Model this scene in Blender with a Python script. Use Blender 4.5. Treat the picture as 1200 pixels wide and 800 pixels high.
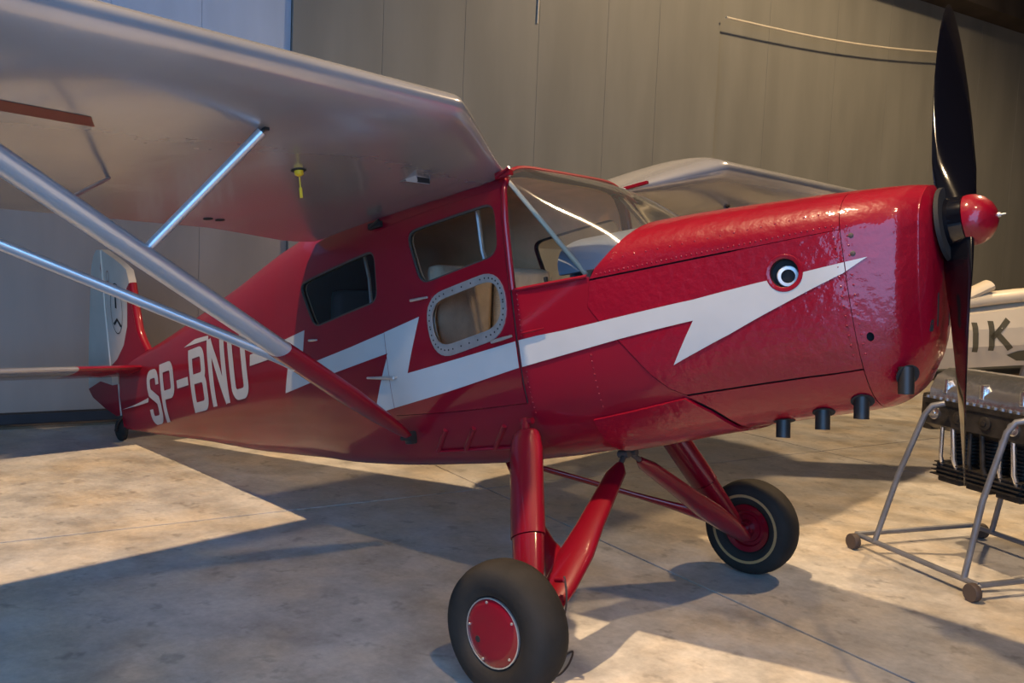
import bpy, bmesh, math, random
from mathutils import Vector, Matrix
from mathutils.geometry import delaunay_2d_cdt
random.seed(7)
PI = math.pi
SC = bpy.context.scene
COL = SC.collection
for o in list(bpy.data.objects):
    bpy.data.objects.remove(o)

# ------------------------------------------------------------------ camera
cam_d = bpy.data.cameras.new('camera'); cam = bpy.data.objects.new('camera', cam_d); COL.objects.link(cam)
YAW, PITCH, ROLL = math.radians(131.14), math.radians(-4.67), math.radians(2.38)
fw = Vector((math.cos(PITCH)*math.cos(YAW), math.cos(PITCH)*math.sin(YAW), math.sin(PITCH)))
rt = Vector((math.sin(YAW), -math.cos(YAW), 0)); up = rt.cross(fw)
r2 = rt*math.cos(ROLL) + up*math.sin(ROLL); u2 = up*math.cos(ROLL) - rt*math.sin(ROLL)
m = Matrix((r2, u2, -fw)).transposed().to_4x4(); m.translation = Vector((1.0429, -3.7868, 1.7461))
cam.matrix_world = m
cam_d.sensor_width = 36; cam_d.lens = 1042.2*36/1200; cam_d.clip_end = 200
SC.camera = cam

# ------------------------------------------------------------------ world and lamps
wd = bpy.data.worlds.new('daylight'); SC.world = wd; wd.use_nodes = True
bg = wd.node_tree.nodes['Background']; bg.inputs[0].default_value = (.22, .50, 1.0, 1); bg.inputs[1].default_value = 5.4
vs = SC.view_settings
vs.view_transform = 'Standard'; vs.look = 'None'; vs.gamma = 1; vs.use_curve_mapping = False; vs.exposure = 0.08

def spot(name, loc, aim, watts, color, angle=120, radius=.2, blend=.6):
    d = bpy.data.lights.new(name, 'SPOT'); d.energy = watts; d.color = color
    d.spot_size = math.radians(angle); d.spot_blend = blend; d.shadow_soft_size = radius
    o = bpy.data.objects.new(name, d); COL.objects.link(o); o.location = loc
    o.rotation_euler = (Vector(aim)-Vector(loc)).to_track_quat('-Z', 'Y').to_euler()
    return o
WARM = (1.0, .72, .42)
spot('roof_lamp', (-2.2, -3.1, 10.2), (0.5, 2.0, 0), 6000, WARM, 83, .13, .10)
spot('roof_lamp', (3.4, -3.6, 8.2), (-.75, -.45, 1.3), 1100, (1.0, .72, .42), 33, .18, .7)
pd = bpy.data.lights.new('doorway_portal', 'AREA'); pd.shape = 'RECTANGLE'; pd.size = 14.4; pd.size_y = 6.8; pd.cycles.is_portal = True
po = bpy.data.objects.new('doorway_portal', pd); COL.objects.link(po)
po.location = Vector((-8.25, 0, 0))+Vector((.2851, .9585, 0))*-7.2+Vector((.9585, -.2851, 0))*13.2+Vector((0, 0, 3.4))
po.rotation_euler = Vector((-.9585, .2851, 0)).to_track_quat('-Z', 'Y').to_euler()
spot('roof_lamp', (0.5, 8.0, 9.6), (-2.2, 8.5, 1), 2600, WARM, 130, .3)

# ------------------------------------------------------------------ helpers
HUBZ, TH = 1.962, math.radians(11.63)
ROOT = Vector((-1.27, 0, 0))
cT, sT = math.cos(TH), math.sin(TH)
def b2w(q):          # aircraft axes (forward, left, up, from the propeller hub) to root-local
    u, v, w = q
    return Vector((u*cT - w*sT - ROOT.x, v, HUBZ + u*sT + w*cT))

def nodes(m): return m.node_tree.nodes, m.node_tree.links
def mat(name, color, rough=.5, metal=0, coat=0, spec=.5, bump=None, vary=None, emit=None):
    m = bpy.data.materials.new(name); m.use_nodes = True
    N, L = nodes(m); b = N['Principled BSDF']
    b.inputs['Base Color'].default_value = (*color, 1); b.inputs['Roughness'].default_value = rough
    b.inputs['Metallic'].default_value = metal; b.inputs['Coat Weight'].default_value = coat
    b.inputs['Coat Roughness'].default_value = .08; b.inputs['Specular IOR Level'].default_value = spec
    tc = N.new('ShaderNodeTexCoord')
    if vary:
        sc, amt, det = vary
        nz = N.new('ShaderNodeTexNoise'); nz.inputs['Scale'].default_value = sc; nz.inputs['Detail'].default_value = det
        L.new(tc.outputs['Object'], nz.inputs['Vector'])
        mp = N.new('ShaderNodeMapRange'); mp.inputs[1].default_value = .3; mp.inputs[2].default_value = .7
        mp.inputs[3].default_value = 1-amt; mp.inputs[4].default_value = 1+amt
        L.new(nz.outputs['Fac'], mp.inputs[0])
        mx = N.new('ShaderNodeMix'); mx.data_type = 'RGBA'; mx.blend_type = 'MULTIPLY'; mx.inputs[0].default_value = 1
        mx.inputs[6].default_value = (*color, 1); L.new(mp.outputs[0], mx.inputs[7]); L.new(mx.outputs[2], b.inputs['Base Color'])
    if bump:
        sc, st, det = bump
        nz = N.new('ShaderNodeTexNoise'); nz.inputs['Scale'].default_value = sc; nz.inputs['Detail'].default_value = det
        L.new(tc.outputs['Object'], nz.inputs['Vector'])
        bp = N.new('ShaderNodeBump'); bp.inputs['Strength'].default_value = st; bp.inputs['Distance'].default_value = .02
        L.new(nz.outputs['Fac'], bp.inputs['Height']); L.new(bp.outputs[0], b.inputs['Normal']); L.new(bp.outputs[0], b.inputs['Coat Normal'])
    return m

M = {}
M['red'] = mat('red_paint', (.20, .0012, .010), .45, 0, .6, .2, (3, .05, 2), (1.3, .10, 3))
M['red_metal'] = mat('red_paint_beaten_metal', (.21, .0012, .011), .40, 0, .65, .2, (22, .22, 3), (2, .10, 3))
M['red_dark'] = mat('red_paint_gear', (.17, .001, .008), .4, 0, .8, .2, (6, .04, 2), (2, .15, 3))
M['white'] = mat('stripe_white', (.43, .415, .39), .40, 0, .4, .3, (3, .05, 2), (3, .06, 4))
M['cream'] = mat('cream_paint', (.62, .54, .41), .5, 0, .1, .4, None, (2.5, .08, 3))
M['silver'] = mat('silver_dope', (.42, .41, .415), .24, .60, .2, .5, (2.6, .20, 4), (1.6, .10, 4))
M['strut_silver'] = mat('strut_silver', (.50, .51, .53), .30, .6, .1, .5, None, (4, .08, 3))
M['alu'] = mat('bare_aluminium', (.55, .54, .52), .38, .8, 0, .5, None, (14, .12, 3))
M['blade'] = mat('black_gloss_blade', (.003, .003, .005), .12, 0, .45, .4)
M['dark'] = mat('dark_void', (.008, .007, .007), .8)
M['black_metal'] = mat('black_metal', (.025, .023, .021), .45, .4)
M['tyre'] = mat('tyre_rubber', (.022, .018, .014), .8, 0, 0, .22, (60, .05, 3), (7, .25, 4))
M['tyre_ring'] = mat('tan_tyre_ring', (.30, .17, .06), .7)
M['tan'] = mat('tan_lining', (.85, .50, .26), .75, 0, 0, .3, (30, .1, 3), (5, .12, 3))
M['seat'] = mat('seat_cloth', (.62, .50, .34), .85, 0, 0, .3, (120, .3, 3), (9, .15, 3))
M['seat_dark'] = mat('seat_dark', (.03, .035, .045), .7)
M['hood'] = mat('grey_blue_hood', (.15, .18, .22), .4, 0, .3)
M['tube'] = mat('cabin_tube', (.50, .45, .33), .4, .1)
M['yellow'] = mat('yellow_gauge', (.75, .50, .02), .4)
M['mark'] = mat('brown_red_mark', (.20, .025, .012), .5)
M['gold'] = mat('olive_letter', (.085, .075, .045), .6)
M['rail'] = mat('rusty_rail', (.12, .075, .04), .6, .4, 0, .4, None, (6, .3, 3))
M['plinth'] = mat('dark_blue_grey', (.014, .015, .018), .6, 0, 0, .4, None, (5, .2, 3))
M['steel'] = mat('grey_steel_tube', (.20, .20, .21), .42, .5, 0, .4, None, (9, .15, 3))
M['castor'] = mat('castor_brown', (.06, .04, .03), .7)
M['engine_dark'] = mat('oily_casting', (.040, .034, .028), .5, .5, 0, .5, (25, .25, 4), (12, .4, 4))
M['engine_alu'] = mat('cast_alloy', (.74, .73, .72), .20, .95, 0, .5, (14, .15, 3), (6, .12, 4))
M['cable'] = mat('pale_cable', (.62, .55, .42), .6)
M['pipe'] = mat('pale_pipe', (.62, .60, .57), .4, .2)
M['fin'] = mat('fin_cream', (.46, .40, .32), .5, 0, .2, .3, None, (3, .08, 3))
M['seal'] = mat('window_seal', (.05, .04, .03), .6)

def glass(name, tint, gloss=.06, haze=0):
    m = bpy.data.materials.new(name); m.use_nodes = True
    N, L = nodes(m); N.remove(N['Principled BSDF'])
    t = N.new('ShaderNodeBsdfTransparent'); t.inputs[0].default_value = (*tint, 1)
    g = N.new('ShaderNodeBsdfGlossy'); g.inputs['Roughness'].default_value = gloss
    f = N.new('ShaderNodeFresnel'); f.inputs[0].default_value = 1.5
    x = N.new('ShaderNodeMixShader'); L.new(f.outputs[0], x.inputs[0]); L.new(t.outputs[0], x.inputs[1]); L.new(g.outputs[0], x.inputs[2])
    if haze:
        d = N.new('ShaderNodeBsdfDiffuse'); d.inputs[0].default_value = (.8, .8, .8, 1); h = N.new('ShaderNodeMixShader'); h.inputs[0].default_value = haze
        L.new(x.outputs[0], h.inputs[1]); L.new(d.outputs[0], h.inputs[2]); x = h
    L.new(x.outputs[0], N['Material Output'].inputs[0])
    return m
M['glass_haze'] = glass('hazy_plexiglass', (.95, .94, .93), .06, .03)
M['glass'] = glass('clear_plexiglass', (.90, .90, .90), .03)
M['glass_smoke'] = glass('aged_plexiglass', (.78, .78, .78), .05)

def concrete(name, base, seed):
    m = mat(name, base, .55, 0, 0, .4)
    N, L = nodes(m); b = N['Principled BSDF']
    g = N.new('ShaderNodeNewGeometry')
    def noise(sc, det, rough=.6):
        n = N.new('ShaderNodeTexNoise'); n.inputs['Scale'].default_value = sc; n.inputs['Detail'].default_value = det
        n.inputs['Roughness'].default_value = rough; L.new(g.outputs['Position'], n.inputs['Vector']); return n
    big, mid, fine = noise(.55, 5), noise(2.6, 6, .7), noise(28, 4)
    def ramp(n, lo, hi, a, c):
        r = N.new('ShaderNodeMapRange'); r.inputs[1].default_value = lo; r.inputs[2].default_value = hi
        r.inputs[3].default_value = a; r.inputs[4].default_value = c; L.new(n.outputs['Fac'], r.inputs[0]); return r
    def mul(a, c):
        x = N.new('ShaderNodeMath'); x.operation = 'MULTIPLY'; L.new(a.outputs[0], x.inputs[0]); L.new(c.outputs[0], x.inputs[1]); return x
    k = mul(mul(ramp(big, .3, .7, .82, 1.14), ramp(mid, .34, .60, .66, 1.08)), mul(ramp(fine, .3, .7, .90, 1.07), ramp(noise(7, 3, .5), .30, .40, .72, 1.0)))
    tint = N.new('ShaderNodeMix'); tint.data_type = 'RGBA'; tint.inputs[6].default_value = (*base, 1); tint.inputs[7].default_value = (base[0]*.96, base[1]*.86, base[2]*.72, 1)
    L.new(ramp(noise(1.1, 4), .42, .62, 0, 1).outputs[0], tint.inputs[0])
    x = N.new('ShaderNodeMix'); x.data_type = 'RGBA'; x.blend_type = 'MULTIPLY'; x.inputs[0].default_value = 1
    L.new(tint.outputs[2], x.inputs[6]); L.new(k.outputs[0], x.inputs[7]); L.new(x.outputs[2], b.inputs['Base Color'])
    rr = ramp(mid, .3, .7, .36, .62); L.new(rr.outputs[0], b.inputs['Roughness'])
    bp = N.new('ShaderNodeBump'); bp.inputs['Strength'].default_value = .08; bp.inputs['Distance'].default_value = .02
    L.new(fine.outputs['Fac'], bp.inputs['Height']); L.new(bp.outputs[0], b.inputs['Normal'])
    return m
M['floor'] = concrete('hangar_concrete', (.50, .465, .42), 0)
M['joint'] = mat('joint_dirt', (.02, .016, .012), .95, 0, 0, .1)
def sheet(name, c):      # painted steel sheet with faint vertical ribs and streaks
    m = mat(name, c, .5, 0, 0, .35)
    N, L = nodes(m); b = N['Principled BSDF']; g = N.new('ShaderNodeNewGeometry')
    mp = N.new('ShaderNodeMapping'); mp.inputs['Rotation'].default_value = (0, 0, -math.radians(73.4)); mp.inputs['Scale'].default_value = (1.4, 1.4, .25)
    L.new(g.outputs['Position'], mp.inputs['Vector'])
    n = N.new('ShaderNodeTexNoise'); n.inputs['Scale'].default_value = 1.5; n.inputs['Detail'].default_value = 5; L.new(mp.outputs[0], n.inputs['Vector'])
    r = N.new('ShaderNodeMapRange'); r.inputs[1].default_value = .3; r.inputs[2].default_value = .7; r.inputs[3].default_value = .88; r.inputs[4].default_value = 1.1
    L.new(n.outputs['Fac'], r.inputs[0])
    x = N.new('ShaderNodeMix'); x.data_type = 'RGBA'; x.blend_type = 'MULTIPLY'; x.inputs[0].default_value = 1
    x.inputs[6].default_value = (*c, 1); L.new(r.outputs[0], x.inputs[7]); L.new(x.outputs[2], b.inputs['Base Color'])
    return m
M['wall'] = sheet('olive_grey_sheet', (.20, .195, .168))
M['wall_shaded'] = sheet('shaded_grey_sheet', (.24, .20, .165))  # lower half of the left leaf, shade under the wing put into its colour
M['wall_daylit'] = sheet('daylit_blue_sheet', (.42, .48, .56))  # upper half of the same leaf, bluish daylight painted into the sheet colour
M['header'] = mat('dark_header', (.05, .04, .032), .7, 0, 0, .3, None, (2, .3, 3))
M['ceiling'] = mat('ceiling_boards', (.42, .40, .36), .8)

def link(name, me, m, parent=None, smooth=False, kind=None, label=None, cat=None, group=None):
    if m is not None: me.materials.append(M[m] if isinstance(m, str) else m)
    if smooth:
        for p in me.polygons: p.use_smooth = True
    o = bpy.data.objects.new(name, me); COL.objects.link(o)
    if parent is not None: o.parent = parent
    if kind: o['kind'] = kind
    if label: o['label'] = label
    if cat: o['category'] = cat
    if group: o['group'] = group
    return o
def empty(name, loc, label=None, cat=None):
    o = bpy.data.objects.new(name, None); COL.objects.link(o); o.location = loc; o.empty_display_size = .2
    if label: o['label'] = label
    if cat: o['category'] = cat
    return o
def mesh_of(bm, name):
    me = bpy.data.meshes.new(name); bm.to_mesh(me); bm.free(); return me

class MB:
    """collects quads, boxes, tubes and lathes into one bmesh; f maps every point"""
    def __init__(s, f=None): s.bm = bmesh.new(); s.f = f or (lambda q: Vector(q)); s.sharp = []
    def v(s, q): return s.bm.verts.new(s.f(q))
    def face(s, pts):
        try: return s.bm.faces.new([s.v(q) for q in pts])
        except ValueError: return None
    def box(s, c, d, ax=None, bev=0):
        ax = ax or (Vector((1, 0, 0)), Vector((0, 1, 0)), Vector((0, 0, 1)))
        vs = []
        for k in range(8):
            q = Vector(c)
            for i in range(3): q = q + ax[i]*(d[i]/2)*(1 if (k >> i) & 1 else -1)
            vs.append(s.v(q))
        fs = []
        for a in ((0, 2, 3, 1), (4, 5, 7, 6), (0, 1, 5, 4), (2, 6, 7, 3), (0, 4, 6, 2), (1, 3, 7, 5)):
            fs.append(s.bm.faces.new([vs[i] for i in a]))
        if bev:
            es = list({e for f in fs for e in f.edges}); bmesh.ops.bevel(s.bm, geom=es, offset=bev, segments=2, affect='EDGES', profile=.6)
        return s
    def loft(s, rings, closed=True, cap=True):
        R = [[s.v(q) for q in r] for r in rings]; n = len(R[0])
        for a, b in zip(R, R[1:]):
            for i in range(n if closed else n-1):
                j = (i+1) % n
                try: s.bm.faces.new((a[i], a[j], b[j], b[i]))
                except ValueError: pass
        if cap and closed:
            s.bm.faces.new(R[0][::-1]); s.bm.faces.new(R[-1])
        return s
    def tube(s, path, rad, n=10, cap=True, flat=None):
        """flat=(vector, ratio): elliptical section, stretched along vector"""
        P = [Vector(p) for p in path]; rings = []
        ref = None
        for i, p in enumerate(P):
            t = (P[min(i+1, len(P)-1)]-P[max(i-1, 0)]).normalized()
            if flat: a = (Vector(flat[0]) - t*t.dot(Vector(flat[0]))).normalized()
            elif ref is None:
                a = t.orthogonal().normalized()
            else: a = (ref - t*t.dot(ref)).normalized()
            ref = a; b = t.cross(a); r = rad[i] if isinstance(rad, (list, tuple)) else rad
            k = flat[1] if flat else 1
            if isinstance(k, (list, tuple)): k = k[i]
            rings.append([p + a*(r*k*math.cos(2*PI*j/n)) + b*(r*math.sin(2*PI*j/n)) for j in range(n)])
        return s.loft(rings, True, cap)
    def lathe(s, o, axis, prof, n=24, cap=True):
        """prof: (distance along axis, radius)"""
        ax = Vector(axis).normalized(); a = ax.orthogonal().normalized(); b = ax.cross(a); o = Vector(o)
        rings = [[o + ax*d + (a*math.cos(2*PI*j/n)+b*math.sin(2*PI*j/n))*max(r, 1e-4) for j in range(n)] for d, r in prof]
        return s.loft(rings, True, cap)
    def done(s, name, m, parent=None, smooth=True, angle=40, **kw):
        bmesh.ops.recalc_face_normals(s.bm, faces=s.bm.faces[:])
        if smooth:
            for f in s.bm.faces: f.smooth = True
            for e in s.bm.edges:
                if len(e.link_faces) == 2 and e.calc_face_angle(0) > math.radians(angle): e.smooth = False
        return link(name, mesh_of(s.bm, name), m, parent, False, **kw)

# ------------------------------------------------------------------ the hangar
E1 = Vector((.2851, .9585, 0)); E2 = Vector((.9585, -.2851, 0)); W0 = Vector((-8.25, 0, 0))
EZ = Vector((0, 0, 1))
def hang(s, d, z): return W0 + E1*s + E2*d + EZ*z
AX = (E1, E2, EZ)
fl = MB(); fl.box(hang(8, 10, -.075), (56, 24, .08), AX)
floor = fl.done('floor', 'joint', smooth=False, kind='structure')
SL = 4.03
slab_b = MB(); slab_b.box((0, 0, -.02), (SL-.016, SL-.016, .04), AX, .002)
bmesh.ops.recalc_face_normals(slab_b.bm, faces=slab_b.bm.faces[:])
slab_me = mesh_of(slab_b.bm, 'slab'); slab_me.materials.append(M['floor'])
for i in range(-3, 7):
    for j in range(0, 5):
        o = bpy.data.objects.new('floor_slab', slab_me); COL.objects.link(o); o.parent = floor
        o.location = hang(2.6+SL*(i+.5), SL*(j+.5), 0)
# back wall: sliding door leaves of tall sheets
wb = MB(); wb.box(hang(8, -.35, 5.6), (60, .1, 11.4), AX)
wall = wb.done('wall_back', 'header', smooth=False, kind='structure')
def sheets(seams, d, z0, z1, m):
    for a, b in zip(seams, seams[1:]):
        x = MB(); x.box(hang((a+b)/2, d, (z0+z1)/2), (b-a-.003, .05, z1-z0), AX, .003)
        x.done('sheet_panel', m, wall, smooth=False)
HZ = 6.85
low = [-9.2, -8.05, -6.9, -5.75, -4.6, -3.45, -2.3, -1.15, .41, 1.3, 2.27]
sheets(low, -.10, .10, 3.0, 'wall_shaded'); sheets(low, -.10, 3.0, HZ, 'wall_daylit')
sheets([2.27, 3.36, 4.46, 5.56, 6.69, 7.61, 8.8], -.04, .10, HZ, 'wall')
sheets([8.8, 9.98, 11.6, 13.0, 14.4, 15.8, 17.2, 18.6, 20.0, 21.4, 22.8, 24.2, 25.6], -.16, .10, HZ, 'wall')
hd = MB(); hd.box(hang(8, .12, HZ+.45), (60, .5, .9), AX); hd.done('trim_1', 'header', smooth=False, kind='structure')
hd = MB(); hd.box(hang(8, .30, HZ+.12), (60, .08, .07), AX); hd.done('trim_2', 'rail', smooth=False, kind='structure')
pl = MB(); pl.box(hang(8, -.02, .055), (60, .14, .11), AX); pl.done('baseboard_back', 'plinth', smooth=False, kind='structure')
for k, d in enumerate((.14, .24)):
    rl = MB(); rl.box(hang(8, d, .008), (60, .03, .03), AX); rl.done('trim_%d' % (3+k), 'rail', smooth=False, kind='structure')
cl = MB(); cl.box(hang(8, 6.2, 11.2), (60, 14, .15), AX); cl.done('ceiling', 'ceiling', smooth=False, kind='structure')
wr = MB(); wr.box(hang(26, 9, 5.6), (.2, 19, 11.2), AX); wr.done('wall_right', 'wall', smooth=False, kind='structure')
wf_ = MB(); wf_.box(hang(13.5, 13.2, 5.6), (27, .2, 11.2), AX); wf_.done('wall_front', 'header', smooth=False, kind='structure')
wf_ = MB(); wf_.box(hang(-7.3, 13.2, 9.0), (14.6, .2, 4.4), AX); wf_.done('trim_5', 'header', smooth=False, kind='structure')
wl_ = MB(); wl_.box(hang(-14.5, 6.2, 5.6), (.2, 14, 11.2), AX); wl_.done('wall_left', 'header', smooth=False, kind='structure')
pts = []
for k in range(15):
    t = k/14; pts.append(hang(8.8+5.9*t, .1, 5.60+.42*t-.10*math.sin(PI*t)))
cb = MB(); cb.tube(pts, .016, 8); cb.done('cable', 'cable', label='pale cable slung along the olive steel hangar wall', cat='cable')

cb = MB(); cb.tube([hang(5.52, .0, 4.95), hang(5.53, .0, 5.9), hang(5.52, .0, HZ)], .012, 8); cb.done('cord', 'cable', label='short pale cord hanging straight down the hangar wall', cat='cord')
# ------------------------------------------------------------------ aircraft skin surfaces
def tab(T, u):
    if u >= T[0][0]: return T[0][1:]
    if u <= T[-1][0]: return T[-1][1:]
    for i in range(len(T)-1):
        a, b = T[i], T[i+1]
        if a[0] >= u >= b[0]:
            h = a[0]-b[0]; t = (a[0]-u)/h; out = []
            for k in range(1, len(a)):
                def sl(j):
                    if j <= 0 or j >= len(T)-1:
                        jj = 0 if j <= 0 else len(T)-2
                        return (T[jj+1][k]-T[jj][k])/(T[jj][0]-T[jj+1][0])
                    d0 = (T[j][k]-T[j-1][k])/(T[j-1][0]-T[j][0]); d1 = (T[j+1][k]-T[j][k])/(T[j][0]-T[j+1][0])
                    return 0 if d0*d1 <= 0 else 2*d0*d1/(d0+d1)
                m0, m1 = sl(i), sl(i+1); t2, t3 = t*t, t*t*t
                out.append((2*t3-3*t2+1)*a[k]+(t3-2*t2+t)*h*m0+(-2*t3+3*t2)*b[k]+(t3-t2)*h*m1)
            return out
# u, top, bottom, half width, height of widest point, roundness above, below
FRONT = [(-.03, .19, -.53, .205, .02, 2.2, 2.4), (-.10, .205, -.60, .272, .02, 2.25, 2.7), (-.30, .228, -.665, .335, .03, 2.3, 3.0), (-.6, .255, -.69, .385, .04, 2.3, 3.2),
         (-1.0, .285, -.72, .445, .05, 2.3, 3.4), (-1.4, .30, -.765, .50, .05, 2.3, 3.6), (-1.8, .31, -.80, .55, .05, 2.3, 3.8)]
REAR = [(-1.8, .67, -.80, .55, .05, 7, 3.8), (-2.4, .73, -.825, .55, .05, 6, 3.8), (-2.9, .76, -.82, .55, .05, 5, 3.8), (-3.4, .77, -.80, .53, .05, 4, 3.6),
        (-4.0, .73, -.75, .45, .05, 3, 3.2), (-4.8, .59, -.68, .345, .03, 2.5, 3.0), (-5.6, .44, -.58, .24, 0, 2.3, 2.8), (-6.6, .27, -.47, .105, -.05, 2.2, 2.5), (-7.15, .2, -.40, .04, -.08, 2.2, 2.4)]
def S(u, t, T):
    top, bot, hw, wc, nt, nb = tab(T, u)
    c, s = math.cos(t), math.sin(t)
    n = nt if s >= 0 else nb; h = (top-wc) if s >= 0 else (wc-bot)
    r = (abs(c)**n+abs(s)**n)**(-1/n)
    z = wc+h*s*r
    if T is FRONT and u > -.30: u -= (u+.30)/.27*.10*max(0, (.19-z)/.75)     # the chin is raked back
    return Vector((u, -hw*c*r, z))
def Sn(u, t, T):
    e = 1e-3
    a = S(u+e, t, T)-S(u-e, t, T); b = S(u, t+e, T)-S(u, t-e, T)
    n = b.cross(a)
    if n.length < 1e-12: return Vector((0, 0, 1))
    n.normalize()
    top, bot, hw, wc, nt, nb = tab(T, u); p = S(u, t, T)
    if n.dot(p-Vector((u, 0, (top+bot)/2))) < 0: n = -n
    return n
def t_of(u, w, T):
    top, bot, hw, wc, nt, nb = tab(T, u)
    if w >= wc: k = min(.9999, (w-wc)/(top-wc)); c = (1-k**nt)**(1/nt); return math.atan2(k, c)
    k = min(.9999, (wc-w)/(wc-bot)); c = (1-k**nb)**(1/nb); return -math.atan2(k, c)
def uw(P, T): return [(u, t_of(u, w, T)) for u, w in P]
def mirror(P): return [(u, PI-t) for u, t in P][::-1]
def inpoly(x, y, P):
    c = False; j = len(P)-1
    for i in range(len(P)):
        xi, yi = P[i]; xj, yj = P[j]
        if (yi > y) != (yj > y) and x < (xj-xi)*(y-yi)/(yj-yi)+xi: c = not c
        j = i
    return c
def dense(P, step):
    out = []
    for i in range(len(P)):
        a, b = P[i], P[(i+1) % len(P)]
        n = max(1, int(math.hypot(b[0]-a[0], (b[1]-a[1])*.5)/step))
        for k in range(n): out.append((a[0]+(b[0]-a[0])*k/n, a[1]+(b[1]-a[1])*k/n))
    return out
def area(P): return sum(P[i][0]*P[(i+1) % len(P)][1]-P[(i+1) % len(P)][0]*P[i][1] for i in range(len(P)))/2
def inset(P, d):
    """shrink polygon by d (in metres along u, and roughly so along t)"""
    Q = [(u, t*.5) for u, t in P]; sg = 1 if area(Q) > 0 else -1; out = []
    n = len(Q)
    for i in range(n):
        p0, p1, p2 = Vector(Q[i-1]), Vector(Q[i]), Vector(Q[(i+1) % n])
        a, b = (p1-p0), (p2-p1)
        if a.length < 1e-7 or b.length < 1e-7: out.append(P[i]); continue
        a.normalize(); b.normalize()
        na, nb_ = Vector((-a.y, a.x))*sg, Vector((-b.y, b.x))*sg
        k = na+nb_
        k = k/max(.35, 1+na.dot(nb_))
        q = p1+k*d; out.append((q.x, q.y/.5))
    return out
def rounded(P, r, n=5):
    out = []
    for i in range(len(P)):
        a, b, c = Vector(P[i-1]), Vector(P[i]), Vector(P[(i+1) % len(P)])
        d1, d2 = (a-b), (c-b); k = min(r, d1.length*.48, d2.length*.48)
        p, q = b+d1.normalized()*k, b+d2.normalized()*k
        for j in range(n+1):
            t = j/n; x = p*(1-t)**2+b*2*t*(1-t)+q*t*t; out.append((x.x, x.y))
    return out
def skin(name, T, outline, m, parent, holes=(), off=0.0, thick=.004, step=.06, grid=.09, surf=S, **kw):
    """a sheet lying on the surface, its outline and holes given as (u, t)"""
    O = dense(outline, step); HS = [dense(h, min(step, .04)) for h in holes]
    us = [p[0] for p in O]; ts = [p[1] for p in O]
    vs, es = [], []
    for loop in [O]+HS:
        b0 = len(vs); n = len(loop)
        vs += [Vector((u, t*.5)) for u, t in loop]; es += [(b0+i, b0+(i+1) % n) for i in range(n)]
    g = grid; u = min(us)+g*.5
    while u < max(us):
        t = min(ts)+g
        while t < max(ts):
            if inpoly(u, t, O) and not any(inpoly(u, t, h) for h in HS): vs.append(Vector((u, t*.5)))
            t += g/.5*.8
        u += g
    rv, re, rf = delaunay_2d_cdt(vs, es, [], 0, 1e-5)[:3]
    bm = bmesh.new(); nrm = []
    def P(q, o):
        u, t = q.x, q.y/.5
        p = surf(u, t, T); n = Sn(u, t, T)
        return p+n*o, n
    V = []
    for q in rv:
        p, n = P(q, off); V.append(bm.verts.new(b2w(p))); nrm.append(b2w(n)-b2w((0, 0, 0)))
    keep = []
    for f in rf:
        c = sum((rv[i] for i in f), Vector((0, 0)))/len(f)
        if not inpoly(c.x, c.y/.5, O) or any(inpoly(c.x, c.y/.5, h) for h in HS): continue
        keep.append(f)
    cnt = {}
    for f in keep:
        p = [V[i].co for i in f]; fn = (p[1]-p[0]).cross(p[2]-p[0])
        if fn.dot(nrm[f[0]]) < 0: f = f[::-1]
        fc = bm.faces.new([V[i] for i in f]); fc.smooth = True
        for i in range(len(f)):
            a, b = f[i], f[(i+1) % len(f)]; cnt[(a, b)] = 1
    if thick:
        I = {}
        for (a, b) in [e for e in cnt if (e[1], e[0]) not in cnt]:
            for i in (a, b):
                if i not in I:
                    p, n = P(rv[i], off-thick); I[i] = p
            q = [bm.verts.new(x) for x in (V[b].co, V[a].co, b2w(I[a]), b2w(I[b]))]
            nrm += [Vector((0, 0, 0))]*4
            bm.faces.new(q)
    for v in [v for v in V if not v.link_faces]: pass
    me = mesh_of(bm, name)
    me.normals_split_custom_set_from_vertices(nrm)
    return link(name, me, m, parent, **kw)

plane = empty('airplane', ROOT, 'red high wing cabin airplane with white lightning stripe and silver wings', 'airplane')

# ---- window and door outlines on the right side, (u, w)
W_REAR = rounded([(-3.60, .365), (-2.81, .435), (-2.82, .143), (-3.46, .075)], .07)
W_DOOR = rounded([(-2.54, .478), (-1.88, .500), (-1.885, .235), (-2.46, .175)], .08)
W_PORT = rounded([(-2.425, .085), (-1.885, .150), (-1.885, -.135), (-2.40, -.205)], .20, 8)
DOOR = [(-2.79, .535), (-2.79, -.50), (-1.835, -.50), (-1.835, .56)]
wr_, wd_, wp_ = uw(W_REAR, REAR), uw(W_DOOR, REAR), uw(W_PORT, REAR)
dr_ = uw(DOOR, REAR)
BELLY = -PI/2
# rear body, from the door post to the stern
rear = [(-1.82, BELLY+.001), (-1.82, PI*1.5-.001), (-7.15, PI*1.5-.001), (-7.15, BELLY+.001)]
fus = skin('fuselage', REAR, rear, 'red', plane, [inset(dr_, -.001), wr_, mirror(wr_), mirror(wd_)], 0, .012, .06, .08)
door = skin('cabin_door', REAR, inset(dr_, .001), 'red', plane, [wd_, wp_], .004, .016, .04, .07)
lin = [(-1.86, BELLY+.05), (-1.86, PI*1.5-.05), (-3.75, PI*1.5-.05), (-3.75, BELLY+.05)]
skin('cabin_lining', REAR, lin, 'tan', plane, [wr_, mirror(wr_), wd_, mirror(wd_), wp_], -.035, .004, .06, .09)
for P_, par in ((wr_, fus), (mirror(wr_), fus), (mirror(wd_), fus), (wd_, door)):
    skin('window_pane', REAR, inset(P_, -.012), 'glass_smoke' if par is fus else 'glass', par, (), -.012, 0, .05, .09)
    skin('window_seal', REAR, inset(P_, -.001), 'seal', par, [inset(P_, .006)], .000, .014, .03, .2)
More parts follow.
